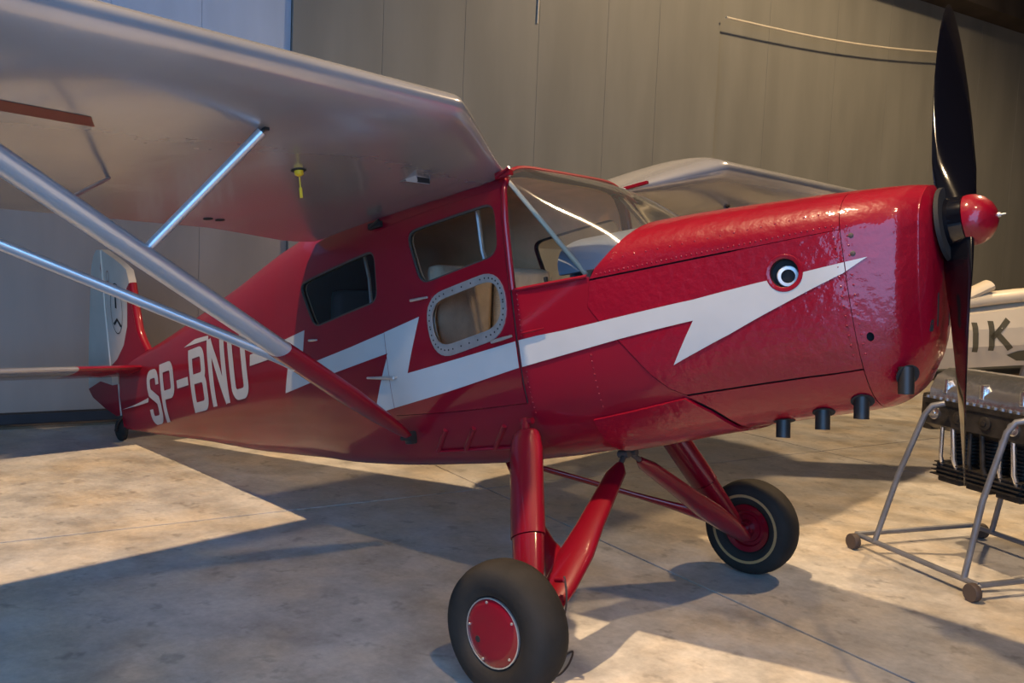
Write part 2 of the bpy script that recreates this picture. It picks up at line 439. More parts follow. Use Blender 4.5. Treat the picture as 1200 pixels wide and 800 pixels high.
skin('window_pane', REAR, inset(wp_, -.01), 'glass', door, (), -.004, 0, .04, .09)
skin('port_frame', REAR, inset(wp_, -.016), 'alu', door, [inset(wp_, .016)], .010, .010, .02, .2)
def on_side(u, w, T, off=0):
    t = t_of(u, w, T); return S(u, t, T)+Sn(u, t, T)*off
def studs(name, P, T, r, m, parent, off=.002, n=6, flip=False):
    mb = MB(b2w)
    for (u, t) in P:
        p = S(u, t, T)+Sn(u, t, T)*off; nn = Sn(u, t, T)
        mb.lathe(p-nn*.002, nn, [(0, r), (.0022, r*.85), (.0036, r*.35)], n)
    o = mb.done(name, m, parent, angle=80); return o
fr = dense(inset(wp_, 0.0), .058)
studs('rivets', fr, REAR, .006, 'black_metal', door, .010)['kind'] = 'stuff'
# belly and stern closing piece
mb = MB(b2w); mb.tube([S(-7.14, 0, REAR)*0+Vector((-7.13, 0, .17)), Vector((-7.17, 0, -.1)), Vector((-7.15, 0, -.38))], [.03, .036, .03], 10); mb.done('stern_post', 'red', plane)

# ---- forward body and cowling
def ub(t): return -1.19-.21*max(0, 1-math.sin(t))**1.5
def seam_top(u): return .03+.02*(u+1.4)/1.1
tb = [-1.40+(1.10)*k/12 for k in range(13)]
TOPS = [(u, t_of(u, seam_top(u), FRONT)) for u in tb]
rr_ = []
t0 = TOPS[0][1]
for k in range(1, 24):
    t = t0+(PI-2*t0)*k/24; rr_.append((ub(t), t))
top_outline = TOPS + [(u, PI-t) for u, t in TOPS[::-1]] + rr_[::-1]
skin('top_cowl', FRONT, inset(top_outline, .0025), 'red_metal', plane, (), .004, .006, .05, .07)
SIDE_REAR = [(-1.40, .03), (-1.425, -.09), (-1.36, -.19), (-1.274, -.287), (-1.167, -.432), (-1.10, -.50), (-1.035, -.535)]
SIDE_LOW = [(-.86, -.525), (-.68, -.515), (-.5, -.507), (-.30, -.498)]
side = [(u, seam_top(u)) for u in tb[::-1]] + SIDE_REAR[1:] + SIDE_LOW
side = uw(side, FRONT)
HOLE = [(-.53+.058*math.cos(a*PI/12), -.083+.058*math.sin(a*PI/12)) for a in range(24)]
sc = skin('side_cowl', FRONT, inset(side, .0025), 'red_metal', plane, [uw(HOLE, FRONT)], .003, .006, .04, .07)
skin('side_cowl', FRONT, inset(mirror(side), .0025), 'red_metal', plane, (), .003, .006, .05, .08)
tl = lambda u, w: (u, t_of(u, w, FRONT))
LOWR = [(-1.035, -.538), (-.985, -.575), (-.94, -.61), (-.905, -.655), (-.89, -.69)]
lowc = uw([(-.30, -.498), (-.5, -.507), (-.68, -.515), (-.86, -.525)]+LOWR, FRONT)
lowc = [(-.30, BELLY)] + lowc + [(-.88, BELLY)]
full = lowc[1:-1] + [(-.88, BELLY)]
low_outline = [(u, t) for u, t in lowc[1:]] + [(u, -PI-t) for u, t in lowc[1:-1]][::-1]
skin('lower_cowl', FRONT, inset(low_outline, .003), 'red_metal', plane, (), .004, .006, .04, .07)
rampl = uw([(-1.505, -.60), (-1.22, -.566), (-1.04, -.541)]+[(u-.012, w) for u, w in LOWR[1:]], FRONT)
ramp = rampl + [(-.905, BELLY)] + [(-.905, BELLY)] + [(u, -PI-t) for u, t in rampl[::-1]]
ramp = rampl + [(u, -PI-t) for u, t in rampl[::-1]]
skin('belly_fairing', FRONT, inset(ramp, .002), 'red_metal', plane, (), .016, .016, .04, .07)
# skin between firewall and door post
fws = uw(SIDE_REAR, FRONT)
mid = [(-1.82, t_of(-1.82, .045, FRONT)), (-1.40, t_of(-1.40, .045, FRONT))] + fws
mid = mid + [(-.90, BELLY)] + [(u, -PI-t) for u, t in mid[::-1]]
skin('firewall_skin', FRONT, mid, 'red', plane, (), 0, .008, .04, .07)
# nose bowl
nb_ = [(-.30, BELLY+.001), (-.30, PI*1.5-.001), (-.03, PI*1.5-.001), (-.03, BELLY+.001)]
nose = skin('nose_bowl', FRONT, inset(nb_, 0.0), 'red_metal', plane, [uw([(-.236+.018*math.cos(a*PI/6), -.376+.018*math.sin(a*PI/6)) for a in range(12)], FRONT)], .004, .006, .03, .04)
mb = MB(b2w)
rings = []
for k, (du, sc_) in enumerate(((-.03, 1), (-.012, .93), (0, .82), (.006, .6), (.008, .3), (.008, .05))):
    r = []
    for j in range(48):
        p = S(-.03, -PI/2+2*PI*j/48, FRONT); n = Sn(-.03, -PI/2+2*PI*j/48, FRONT)
        q = p+n*.004 if k == 0 else p
        cz = -.17; z_ = cz+(q.z-cz)*sc_; r.append(Vector((du-.10*max(0, (.19-z_)/.75), q.y*sc_, z_)))
    rings.append(r)
mb.loft(rings, True, True); mb.done('nose_face', 'red_metal', plane, angle=60)
# dark inside of the cowling
mb = MB(b2w); rings = []
for u in (-.04, -.10, -.2, -.3, -.5, -.7, -.9, -1.1, -1.3, -1.38):
    rings.append([S(u, 2*PI*j/40, FRONT)-Sn(u, 2*PI*j/40, FRONT)*.03 for j in range(40)])
mb.loft(rings); mb.done('firewall', 'dark', plane)
# windscreen
def wcurve(k, q):
    tt = t0+(PI-2*t0)*q
    a = S(ub(tt), tt, FRONT) if 0 < q < 1 else S(-1.40, tt, FRONT)
    tr0 = t_of(-1.82, .60, REAR); tr = tr0+(PI-2*tr0)*q
    b = S(-1.82, tr, REAR); b.x = -1.81
    p = a.lerp(b, k); bul = math.sin(PI*k)*.035*math.sin(PI*q)**.5 if 0 < q < 1 else 0
    return p+Vector((bul*.5, 0, bul*.85))
mb = MB(b2w)
mb.loft([[wcurve(k/12, q/40) for q in range(41)] for k in range(13)], closed=False, cap=False)
ws = mb.done('windscreen', 'glass_haze', plane, angle=180)
for sg in (1, -1):
    tri = [(-1.82, .06), (-1.41, .055), (-1.80, .57)]
    mb = MB(b2w); A_, B_, C_ = [on_side(u, w, FRONT if u > -1.8 else REAR) for u, w in tri]
    n = 8; rows = []
    for i in range(n+1):
        rows.append([A_.lerp(C_, i/n).lerp(B_.lerp(C_, i/n), j/n) for j in range(n+1)])
    mb.loft([[Vector((p.x, p.y*sg, p.z)) for p in r] for r in rows], closed=False, cap=False)
    mb.done('quarter_window', 'glass', plane, angle=180)
    e0, e1 = on_side(-1.405, .06, FRONT), on_side(-1.81, .60, REAR)
    f_ = lambda p: Vector((p.x-.02, p.y*sg*.965, p.z))
    mb = MB(b2w); mb.tube([f_(e0), f_(e1)], .012, 10); mb.done('pillar_tube', 'tube', plane)
    mb = MB(b2w); mb.tube([Vector((-1.825, on_side(-1.83, w, REAR).y*sg*.992, w)) for w in (.05, .2, .4, .55, .62)], .017, 10); mb.done('door_post', 'red', plane)
    mb = MB(b2w); mb.tube([Vector((u, on_side(u, .048, FRONT).y*sg, .048)) for u in (-1.82, -1.7, -1.55, -1.41)], .010, 8); mb.done('sill', 'red', plane)
mb = MB(b2w); mb.tube([wcurve(1, q/30)+Vector((-.01, 0, .004)) for q in range(31)], .012, 8); mb.done('windscreen_bow', 'red', plane)
# grey anti-glare hood
hood = []
for k in range(25): t = .12+(PI-.24)*k/24; hood.append((ub(t)-.004, t))
hood = hood + [(-1.56, PI-.12), (-1.60, PI-.7), (-1.60, .7), (-1.56, .12)]
skin('glare_hood', FRONT, hood, 'hood', plane, (), -.012, .02, .05, .08)
mb = MB(b2w); mb.box((-1.57, 0, .06), (.03, .80, .30), None, .01); mb.done('instrument_panel', 'hood', plane, smooth=False)
# ---- seats and controls
def seat(v, u, wid, m):
    s = empty('seat', (0, 0, 0)); s.parent = plane
    mb = MB(b2w); mb.box((u, v, -.33), (.48, wid, .14), None, .05); mb.done('cushion', m, s, angle=70)
    mb = MB(b2w); ax = (Vector((.2, 0, .98)), Vector((0, 1, 0)), Vector((.98, 0, -.2)))
    mb.box((u-.27, v, -.02), (.62, wid, .11), ax, .045); mb.done('backrest', m, s, angle=70)
seat(-.26, -2.22, .44, 'seat'); seat(.26, -2.22, .44, 'seat'); seat(0, -3.1, .92, 'seat_dark')
for v in (-.26, .26):
    mb = MB(b2w); mb.tube([(-1.58, v, .0), (-1.72, v, .01)], .012, 8)
    mb.tube([(-1.73, v-.14, .10), (-1.72, v-.15, .0), (-1.72, v-.08, -.06), (-1.72, v+.08, -.06), (-1.72, v+.15, .0), (-1.73, v+.14, .10)], .011, 8)
    mb.done('control_wheel', 'black_metal', plane)
mb = MB(b2w); mb.box((-2.55, 0, -.62), (1.4, .8, .03)); mb.done('cabin_floor', 'seat_dark', plane, smooth=False)
mb = MB(b2w); mb.tube([(-2.10, -.40, .18), (-2.10, -.43, .3), (-2.09, -.45, .60)], .014, 8); mb.done('cabin_tube', 'alu', plane)
mb = MB(b2w); mb.tube([(-3.0, -.45, .0), (-2.98, -.46, .3), (-3.05, -.44, .6)], .010, 8); mb.done('cabin_tube', 'alu', plane)

# ---- painted marks on the skin
def decal(name, P, T, m, parent, off=.0055, **kw):
    return skin(name, T, uw(P, T), m, parent, (), off, .001, .05, .08, **kw)
BOLT_F = [(-.207, -.071), (-.299, -.078), (-.475, -.093), (-.644, -.105), (-.918, -.132), (-1.262, -.156), (-1.566, -.180), (-1.709, -.186), (-1.818, -.195),
          (-1.818, -.324), (-1.585, -.294), (-1.277, -.254), (-.932, -.220), (-1.052, -.398), (-.787, -.298), (-.311, -.120)]
bolt_hole = uw([(-.53+.061*math.cos(a*PI/12), -.083+.061*math.sin(a*PI/12)) for a in range(24)], FRONT)
# cut the stripe where the panels part
def clip_u(P, a, b):
    def half(P, x, keep_less):
        out = []
        for i in range(len(P)):
            p, q = P[i], P[(i+1) % len(P)]
            ip = (p[0] <= x) == keep_less or p[0] == x; iq = (q[0] <= x) == keep_less or q[0] == x
            if ip: out.append(p)
            if ip != iq:
                t = (x-p[0])/(q[0]-p[0]); out.append((x, p[1]+(q[1]-p[1])*t))
        return out
    return half(half(P, b, True), a, False)
skin('lightning_stripe', FRONT, [(u, t) for u, t in uw(clip_u(BOLT_F, -.298, 0), FRONT)], 'white', nose, (), .0062, .001, .04, .06)
side_part = clip_u(BOLT_F, -1.36, -.302)
skin('lightning_stripe', FRONT, uw(side_part, FRONT), 'white', sc, [bolt_hole], .0052, .001, .04, .06)
skin('lightning_stripe', FRONT, uw(clip_u(BOLT_F, -1.818, -1.36), FRONT), 'white', fus, (), .0045, .001, .04, .06)
BOLT_R = [(-1.822, -.195), (-1.853, -.199), (-2.352, -.250), (-2.634, -.277), (-2.493, .012), (-2.765, -.032), (-3.091, -.080), (-3.523, -.131), (-3.655, -.150),
          (-3.575, .076), (-3.90, .045), (-4.38, .005), (-4.40, -.070), (-3.80, -.040), (-3.93, -.290), (-3.346, -.220), (-2.778, -.152), (-2.969, -.485), (-2.882, -.469), (-1.861, -.329), (-1.822, -.324)]
skin('lightning_stripe', REAR, uw(clip_u(BOLT_R, -2.79+.004, -1.838), REAR), 'white', door, (), .0058, .001, .04, .06)
skin('lightning_stripe', REAR, uw(clip_u(BOLT_R, -4.5, -2.794), REAR), 'white', fus, (), .002, .001, .05, .08)
skin('lightning_stripe', REAR, uw([(-5.57, .185), (-5.35, .225), (-5.08, .222), (-5.08, .19)], REAR), 'white', fus, (), .002, .001, .05, .08)
skin('lightning_stripe', REAR, uw([(-7.13, -.218), (-6.44, -.155), (-6.46, -.192)], REAR), 'white', fus, (), .002, .001, .05, .08)
# registration, drawn in strokes
def stroke(P, wd):
    P = [Vector(p) for p in P]; P = [p for i, p in enumerate(P) if i == 0 or (p-P[i-1]).length > 1e-4]; L_, R_ = [], []
    for i, p in enumerate(P):
        a = (p-P[i-1]).normalized() if i else None; b = (P[i+1]-p).normalized() if i < len(P)-1 else None
        if a is None: n = Vector((-b.y, b.x)); k = 1
        elif b is None: n = Vector((-a.y, a.x)); k = 1
        else:
            n = Vector((-a.y, a.x))+Vector((-b.y, b.x)); n.normalize(); k = 1/max(.5, n.dot(Vector((-b.y, b.x))))
        L_.append(p+n*wd/2*k); R_.append(p-n*wd/2*k)
    return [(p.x, p.y) for p in L_]+[(p.x, p.y) for p in R_[::-1]]
def arc(cx, cy, rx, ry, a0, a1, n=7): return [(cx+rx*math.cos(math.radians(a0+(a1-a0)*k/n)), cy+ry*math.sin(math.radians(a0+(a1-a0)*k/n))) for k in range(n+1)]
def glyph(ch, W, Hh, s):
    h = s/2; x0, x1, y0, y1 = h, W-h, h, Hh-h; ym = Hh*.52; r = .06
    if ch == 'S':
        return [[(x1, y1-.10)]+arc(x1-r, y1-r, r, r, 0, 90)+arc(x0+r, y1-r, r, r, 90, 180)+[(x0, ym+.08)]+[(x0+.015, ym+.035), (x1-.015, ym-.045)]+[(x1, ym-.09)]+arc(x1-r, y0+r, r, r, 0, -90)+arc(x0+r, y0+r, r, r, -90, -180)+[(x0, y0+.10)]]
    if ch == 'P':
        return [[(x0, 0), (x0, Hh)], [(x0, y1), (x1-r, y1)]+arc(x1-r, y1-r, r, r, 90, 0)+arc(x1-r, ym-.03+r, r, r, 0, -90)+[(x0, ym-.03)]]
    if ch == '-': return [[(0, Hh*.56), (W, Hh*.56)]]
    if ch == 'B':
        return [[(x0, 0), (x0, Hh)], [(x0, y1), (x1-r, y1)]+arc(x1-r, y1-r, r, r, 90, 0)+arc(x1-r, ym+r, r, r, 0, -90)+[(x0, ym)], [(x1-r, ym)]+arc(x1-r, ym-r, r, r, 90, 0)+arc(x1-r, y0+r, r, r, 0, -90)+[(x0, y0)]]
    if ch == 'N': return [[(x0, 0), (x0, Hh)], [(x1, 0), (x1, Hh)], [(x0, Hh-.01), (x1, .01)]]
    if ch == 'U': return [[(x0, Hh), (x0, y0+r)]+arc(x0+r, y0+r, r, r, 180, 270)+arc(x1-r, y0+r, r, r, 270, 360)+[(x1, Hh)]]
LET = [('S', -6.44, -6.16, -.398, .070), ('P', -6.12, -5.81, -.385, .100), ('-', -5.75, -5.51, -.365, .12), ('B', -5.47, -5.16, -.338, .150), ('N', -5.10, -4.79, -.312, .190), ('U', -4.73, -4.45, -.292, .195)]
for ch, a, b, lo, hi in LET:
    Wd, Hh = b-a, hi-lo
    objs = []
    verts = []
    for st in glyph(ch, Wd, Hh, .075):
        pl_ = [(a+x, lo+y+.045*x) for x, y in stroke(st, .075 if ch != '-' else .065)]
        if area(pl_) < 0: pl_ = pl_[::-1]
        objs.append(skin('registration_letter', REAR, uw(pl_, REAR), 'white', fus, (), .0035, 0, .04, .08))
    if len(objs) > 1:                                   # strokes of one letter become one mesh
        bm = bmesh.new()
        for o in objs: bm.from_mesh(o.data)
        me = mesh_of(bm, 'registration_letter'); me.materials.append(M['white'])
        for p in me.polygons: p.use_smooth = True
        objs[0].data = me
        for o in objs[1:]: bpy.data.objects.remove(o)

# ---- rivets, handles, hinges, exhausts
rv = []
for k in range(46):
    u = -1.36+1.03*k/45; rv.append((u, t_of(u, seam_top(u)+.020, FRONT)))
for k in range(17):
    u = -1.28+.90*k/16; rv.append((u, t_of(u, seam_top(u)+.075, FRONT)))
for k in range(14):
    w = -.44+.5*k/13
    rv.append((-.325, t_of(-.325, w, FRONT))); rv.append((-.275, t_of(-.275, w, FRONT)))
studs('rivets', rv, FRONT, .0055, 'red_metal', plane, .004, 6)['kind'] = 'stuff'
rv = [(-1.80, t_of(-1.8, -.55+.6*k/24, FRONT)) for k in range(25)] + [(-1.44, t_of(-1.44, -.55+.30*k/10, FRONT)) for k in range(11)]
studs('rivets', rv, FRONT, .005, 'red', plane, .001, 6)['kind'] = 'stuff'
for w in (.02, -.05): studs('fastener', [(-.262, t_of(-.262, w, FRONT))], FRONT, .011, 'castor', nose, .005, 12)
def bar_on(name, a, b, T, rad, m, parent, off=.018):
    mb = MB(b2w); pa, pb = on_side(*a, T, off), on_side(*b, T, off)
    mb.tube([on_side(*a, T, -.002), pa], rad*.8, 8); mb.tube([pa, pa.lerp(pb, .5), pb], [rad, rad, rad*.7], 10)
    return mb.done(name, m, parent)
bar_on('door_handle', (-2.725, -.292), (-2.945, -.272), REAR, .009, 'alu', door, .03)
bar_on('window_latch', (-2.53, .104), (-2.40, .102), REAR, .008, 'alu', door, .02)
bar_on('step_pin', (-3.51, .005), (-3.42, -.002), REAR, .007, 'alu', fus, .015)
bar_on('hinge_rod', (-1.98, -.183), (-1.845, -.170), REAR, .009, 'alu', door, .02)
bar_on('hinge_rod', (-1.79, -.166), (-1.66, -.157), FRONT, .006, 'red', fus, .015)
# black weather strip along the door post
mb = MB(b2w); mb.tube([on_side(-1.828, w, REAR, .003) for w in (  .55, .4, .2, 0, -.2, -.4, -.5)], .0025, 6); mb.done('door_gap_strip', 'dark', door)
# round exhaust/heater outlet in the side cowl
c0 = on_side(-.53, -.083, FRONT); nn = Sn(-.53, t_of(-.53, -.083, FRONT), FRONT)
mb = MB(b2w); mb.lathe(c0+nn*.004, nn, [(-.004, .057), (.001, .058), (.0025, .060), (.0025, .074), (0, .076)], 32, False); mb.done('outlet_rim', 'red_metal', sc)
mb = MB(b2w); mb.lathe(c0-nn*.10, nn, [(0, .054), (.098, .056)], 24, True)
bmesh.ops.delete(mb.bm, geom=[f for f in mb.bm.faces if len(f.verts) > 4 and (f.calc_center_median()-b2w(c0-nn*.002)).length < .02], context='FACES'); mb.done('outlet_well', 'dark', sc)
mb = MB(b2w); a = (nn+Vector((.35, 0, -.10))).normalized(); mb.lathe(c0-nn*.055+Vector((-.004, 0, -.010)), a, [(0, .043), (.040, .043), (.045, .040), (.046, .028), (.0, .026)], 28, False); mb.done('outlet_pipe', 'pipe', sc)
# exhaust stubs under the nose
for u, v in ((-.705, -.165), (-.52, -.185), (-.35, -.20), (-.165, -.205)):
    t = None
    top, bot, hw, wc, nt, nb2 = tab(FRONT, u); wv = wc-(wc-bot)*max(0, 1-(abs(v)/hw)**nb2)**(1/nb2)
    e = empty('exhaust_stub', (0, 0, 0)); e.parent = plane
    mb = MB(b2w); tt = t_of(u, wv, FRONT); n2 = Sn(u, tt, FRONT); mb.lathe(Vector((u, v, wv))+n2*.0045, n2, [(0, .046), (.001, .045), (.0012, .001)], 20); mb.done('port', 'dark', e)
    mb = MB(b2w); d = Vector((-.10, -.12, -1)).normalized()
    mb.lathe(Vector((u, v, wv+.03)), d, [(0, .030), (.105, .030), (.105, .025), (.02, .024)], 20, False); mb.done('pipe', 'black_metal', e)
# intake slots in the nose face
def nose_u(v, w):
    an = math.atan2(w+.17, v); best = None
    for j in range(240):
        q = S(-.03, 2*PI*j/240, FRONT); d = abs((math.atan2(q.z+.17, q.y)-an+PI) % (2*PI)-PI)
        if best is None or d < best[0]: best = (d, math.hypot(q.y, q.z+.17))
    k = math.hypot(v, w+.17)/best[1]; tabl = ((.05, .008), (.3, .008), (.6, .006), (.82, 0), (.93, -.012), (1, -.03))
    for (a, x), (b, y) in zip(tabl, tabl[1:]):
        if a <= k <= b: du = x+(y-x)*(k-a)/(b-a); break
    else: du = .008
    return du-.10*max(0, (.19-w)/.75)
for (v, w, dv, dw) in ((-.075, -.30, .014, .13), (-.125, -.36, .018, .045), (.075, -.30, .014, .13)):
    mb = MB(b2w); rows = []
    for k in range(9):
        w_ = w-dw/2+dw*k/8; r_ = dv/2*(1 if 0 < k < 8 else .55)
        rows.append([(nose_u(v-r_, w_)+.0015, v-r_, w_), (nose_u(v+r_, w_)+.0015, v+r_, w_), (nose_u(v, w_)-.02, v+r_, w_), (nose_u(v, w_)-.02, v-r_, w_)])
    mb.loft(rows); mb.done('intake_slot', 'dark', nose, smooth=False)
# foot steps pressed into the side above the belly
for u in (-2.51, -2.30, -2.09):
    mb = MB(b2w); mb.tube([on_side(u-.07, -.714, REAR, .004), on_side(u+.07, -.60, REAR, .004)], .014, 8); mb.done('step_rib', 'red', fus)
mb = MB(b2w); mb.tube([on_side(u, -.716, REAR, .004) for u in (-2.60, -2.4, -2.2, -2.0)], .010, 8); mb.done('step_rail', 'red', fus)

# ---- wings
def wing_par(a):
    k = min(1, max(0, (a-.50)/(1.14-.50))); ks = k*k*(3-2*k)*.15+k*.85
    le = -1.83+.36*ks; te = -3.50+(.10*max(0, 1-(a-.46)/.16) if a < .62 else 0)
    lw = .640+.125*ks+.012*max(0, a-1.14); tw = .600+.062*ks+.022*max(0, a-1.14)
    th = .10+.155*ks
    if a > 5.2:
        q = min(1, (a-5.2)/.42); f = math.sqrt(max(0, 1-q*q)); mid = (le*.55+te*.45); le = mid+(le-mid)*(.12+.88*f); te = mid+(te-mid)*(.12+.88*f); th *= (.08+.92*f); 
        lw += .0; 
    return le, te, lw, tw, th
def foil(x, th, ch):
    tc = th/ch
    yt = 5*tc*(.2969*math.sqrt(x)-.126*x-.3516*x*x+.2843*x**3-.1036*x**4)
    mc, pc = .02, .4
    yc = mc/pc**2*(2*pc*x-x*x) if x < pc else mc/(1-pc)**2*((1-2*pc)+2*pc*x-x*x)
    return yt*ch, yc*ch
def wing_pt(v, x, s):
    a = abs(v); le, te, lw, tw, th = wing_par(a); ch = le-te
    yt, yc = foil(x, th, ch)
    return Vector((le-ch*x, v, lw+(tw-lw)*x+yc+s*yt))
XS = [(1-math.cos(PI*k/22))/2 for k in range(23)]
ST = [.485, .52, .58, .66, .74, .82, .9, .98, 1.06, 1.10, 1.14, 1.18, 1.25, 1.4, 1.7, 2.1, 2.6, 3.2, 3.9, 4.6, 5.1, 5.25, 5.36, 5.46, 5.54, 5.60, 5.62]
wings = {}
for sg in (-1, 1):
    mb = MB(b2w); rings = []
    for a in ST:
        rings.append([wing_pt(sg*a, x, 1) for x in XS[::-1]]+[wing_pt(sg*a, x, -1) for x in XS[1:-1]])
    mb.loft(rings); wings[sg] = mb.done('wing', 'silver', plane, angle=75)
def lower(u, v):
    le, te, lw, tw, th = wing_par(abs(v)); x = min(1, max(0, (le-u)/(le-te))); return wing_pt(v, x, -1)
RW = wings[-1]
def patch(name, quad, m, off=-.003, n=8):
    mb = MB(b2w); A_, B_, C_, D_ = [Vector(q) for q in quad]
    rows = []
    for i in range(n+1):
        r = []
        for j in range(3):
            q = A_.lerp(B_, i/n).lerp(D_.lerp(C_, i/n), j/2); p = lower(q.x, q.y); p.z += off; r.append(p)
        rows.append(r)
    mb.loft(rows, closed=False, cap=False); return mb.done(name, m, RW)
patch('walk_marking', [(-1.93, -4.2), (-2.02, -2.42), (-2.11, -2.37), (-2.04, -4.2)], 'mark', -.0015)
# fuel gauge sticking out below the right wing
g = empty('fuel_gauge', (0, 0, 0)); g.parent = plane
p = lower(-2.24, -1.42)
mb = MB(b2w); mb.lathe(p+Vector((0, 0, .006)), (0, 0, -1), [(0, .036), (.008, .034), (.010, .02)], 24); mb.done('gauge_ring', 'dark', g)
mb = MB(b2w); mb.lathe(p+Vector((0, 0, -.004)), (0, 0, -1), [(0, .020), (.016, .020), (.022, .012), (.024, .001)], 20); mb.done('gauge_body', 'yellow', g)
mb = MB(b2w); mb.tube([p+Vector((0, 0, -.03)), p+Vector((0, 0, -.08))], .003, 6); mb.tube([p+Vector((0, 0, -.08)), p+Vector((0, 0, -.125))], .007, 8); mb.done('gauge_rod', 'yellow', g)
# ventilation scoop
p = lower(-2.12, -.84)
mb = MB(b2w); pr = [(.0, .0), (.05, .004), (.09, .012), (.10, .028)]
mb.loft([[p+Vector((-.06+d*1.4, sv*.055*(1-.15*(d > .08)), .004-h*sc2)) for sv, sc2 in ((-1, 0), (-.8, 1), (.8, 1), (1, 0))] for d, h in ((0, .0), (.04, .012), (.09, .035))], True, True)
sc_o = mb.done('vent_scoop', 'silver', RW, angle=30)
mb = MB(b2w); mb.box(p+Vector((.064, 0, -.014)), (.006, .08, .026)); mb.done('scoop_mouth', 'dark', RW, smooth=False)
for dv in (0, .07):
    p = lower(-3.28, -1.27+dv); mb = MB(b2w); mb.lathe(p+Vector((0, 0, .004)), (0, 0, -1), [(0, .025), (.007, .025), (.008, .001)], 16); mb.done('drain_hole', 'dark', RW)
# wing root fittings
for u, w in ((-1.80, .615), (-2.78, .565)):
    mb = MB(b2w); mb.box((u, -.545, w), (.10, .03, .035), None, .006); mb.tube([(u-.04, -.56, w-.01), (u+.05, -.56, w+.02)], .008, 6); mb.done('wing_fitting', 'black_metal' if u < -2 else 'red_dark', RW, smooth=False)
mb = MB(b2w); mb.box((-1.80, .545, .655), (.26, .02, .02), None, .004); mb.done('wing_fitting', 'red_dark', wings[1], smooth=False)
# ---- wing struts (each side: front strut with red cuff, rear strut, jury struts)
FWD = Vector((1, 0, 0))
for sg in (-1, 1):
    f_ = lambda q: Vector((q[0], q[1]*-sg, q[2]))
    st = empty('wing_strut', (0, 0, 0)); st.parent = plane
    B0 = Vector((-2.67, -.545, -.625)); E0 = Vector((-2.0, -3.08, .705)); at = lambda k: B0.lerp(E0, k)
    ks = .37
    mb = MB(b2w); mb.tube([f_(at(k)) for k in (ks, .6, .8, 1)], .038, 20, True, (FWD, 1.85)); mb.done('front_strut', 'strut_silver', st, angle=60)
    mb = MB(b2w); mb.tube([f_(at(k)) for k in (.0, .03, .10, .20, .30, ks+.001)], [.014, .025, .036, .041, .041, .040], 20, True, (FWD, [1.2, 1.5, 1.8, 2.1, 2.0, 1.85])); mb.done('strut_cuff', 'red', st, angle=60)
    R0 = at(.345)+Vector((-.05, 0, -.01)); R1 = Vector((-3.02, -3.06, .69))
    mb = MB(b2w); mb.tube([f_(at(.325)+Vector((-.02, 0, -.012))), f_(R0), f_(R0.lerp(R1, .12)), f_(R0.lerp(R1, .5)), f_(R1)], [.030, .027, .022, .022, .022], 16, True, (FWD, 1.6)); mb.done('rear_strut', 'strut_silver', st, angle=60)
    J0 = at(.645); 
    J1 = lower(-1.85, -1.84); J1.z += 0
    mb = MB(b2w); mb.tube([f_(J0.lerp(J1, .06)), f_(J0.lerp(J1, .97))], .019, 14, True, (FWD, 1.3)); mb.done('jury_strut', 'strut_silver', st)
    mb = MB(b2w); mb.tube([f_(J0), f_(J0.lerp(J1, .08))], .008, 8); mb.done('jury_pin', 'black_metal', st)
    mb = MB(b2w); mb.box(f_(J1), (.022, .02, .02)); mb.tube([f_(J1), f_(J1.lerp(J0, .05))], .007, 8); mb.done('jury_fitting', 'black_metal', st)
    K0 = at(.765); K1 = lower(-2.72, -2.05)
    mb = MB(b2w); mb.tube([f_(K0), f_(K1)], .008, 10, True, (FWD, 1.3)); mb.done('jury_strut', 'strut_silver', st)
    mb = MB(b2w); mb.box(f_(B0+Vector((.0, .0, .0))), (.05, .05, .07), None, .01); mb.lathe(f_(B0+Vector((0, -.03, 0))), (1, 0, 0), [(-.04, .012), (.04, .012)], 10); mb.done('strut_bolt', 'black_metal', st)

# ---- tail
def flat_surf(name, outline, thick, m, parent, axis='v', at0=0.0, lead=.5):
    """lens section panel: outline in its own plane, thickness fades toward the rim"""
    pass
fin_o = [(-6.60, .256), (-6.68, .36), (-6.735, .46), (-6.775, .70), (-6.80, .93), (-6.83, 1.03), (-6.93, 1.10), (-7.05, 1.17), (-7.18, 1.24), (-7.29, 1.30), (-7.30, .10), (-7.15, .10), (-6.75, .20)]
rud_o = [(-7.315, 1.30), (-7.40, 1.32), (-7.48, 1.27), (-7.55, 1.16), (-7.70, .60), (-7.78, .28), (-7.82, .03), (-7.74, -.06), (-7.5, -.18), (-7.27, -.27), (-7.20, -.27), (-7.20, .02), (-7.315, .02)]
def slab(name, O, hw, m, parent, f, bev=.012):
    bm = bmesh.new(); vs = [bm.verts.new((p[0], p[1], 0)) for p in O]; fc = bm.faces.new(vs)
    r = bmesh.ops.inset_region(bm, faces=[fc], thickness=bev*3, depth=0)
    inner = [v for v in fc.verts]
    for v in bm.verts: v.co.z = .004
    for v in inner: v.co.z = hw
    g = bmesh.ops.duplicate(bm, geom=bm.verts[:]+bm.edges[:]+bm.faces[:])
    nv = [e for e in g['geom'] if isinstance(e, bmesh.types.BMVert)]
    for v in nv: v.co.z *= -1
    bnd = [e for e in bm.edges if len(e.link_faces) == 1]
    bmesh.ops.bridge_loops(bm, edges=bnd)
    for v in bm.verts: v.co = f(v.co)
    bmesh.ops.recalc_face_normals(bm, faces=bm.faces[:])
    for fc in bm.faces: fc.smooth = True
    for e in bm.edges:
        if len(e.link_faces) == 2 and e.calc_face_angle(0) > .9: e.smooth = False
    return link(name, mesh_of(bm, name), m, parent)
vert = lambda c: b2w((c.x, c.z, c.y))
fin = slab('fin', fin_o, .035, 'fin', plane, vert)
rud = slab('rudder', rud_o, .030, 'fin', plane, vert)
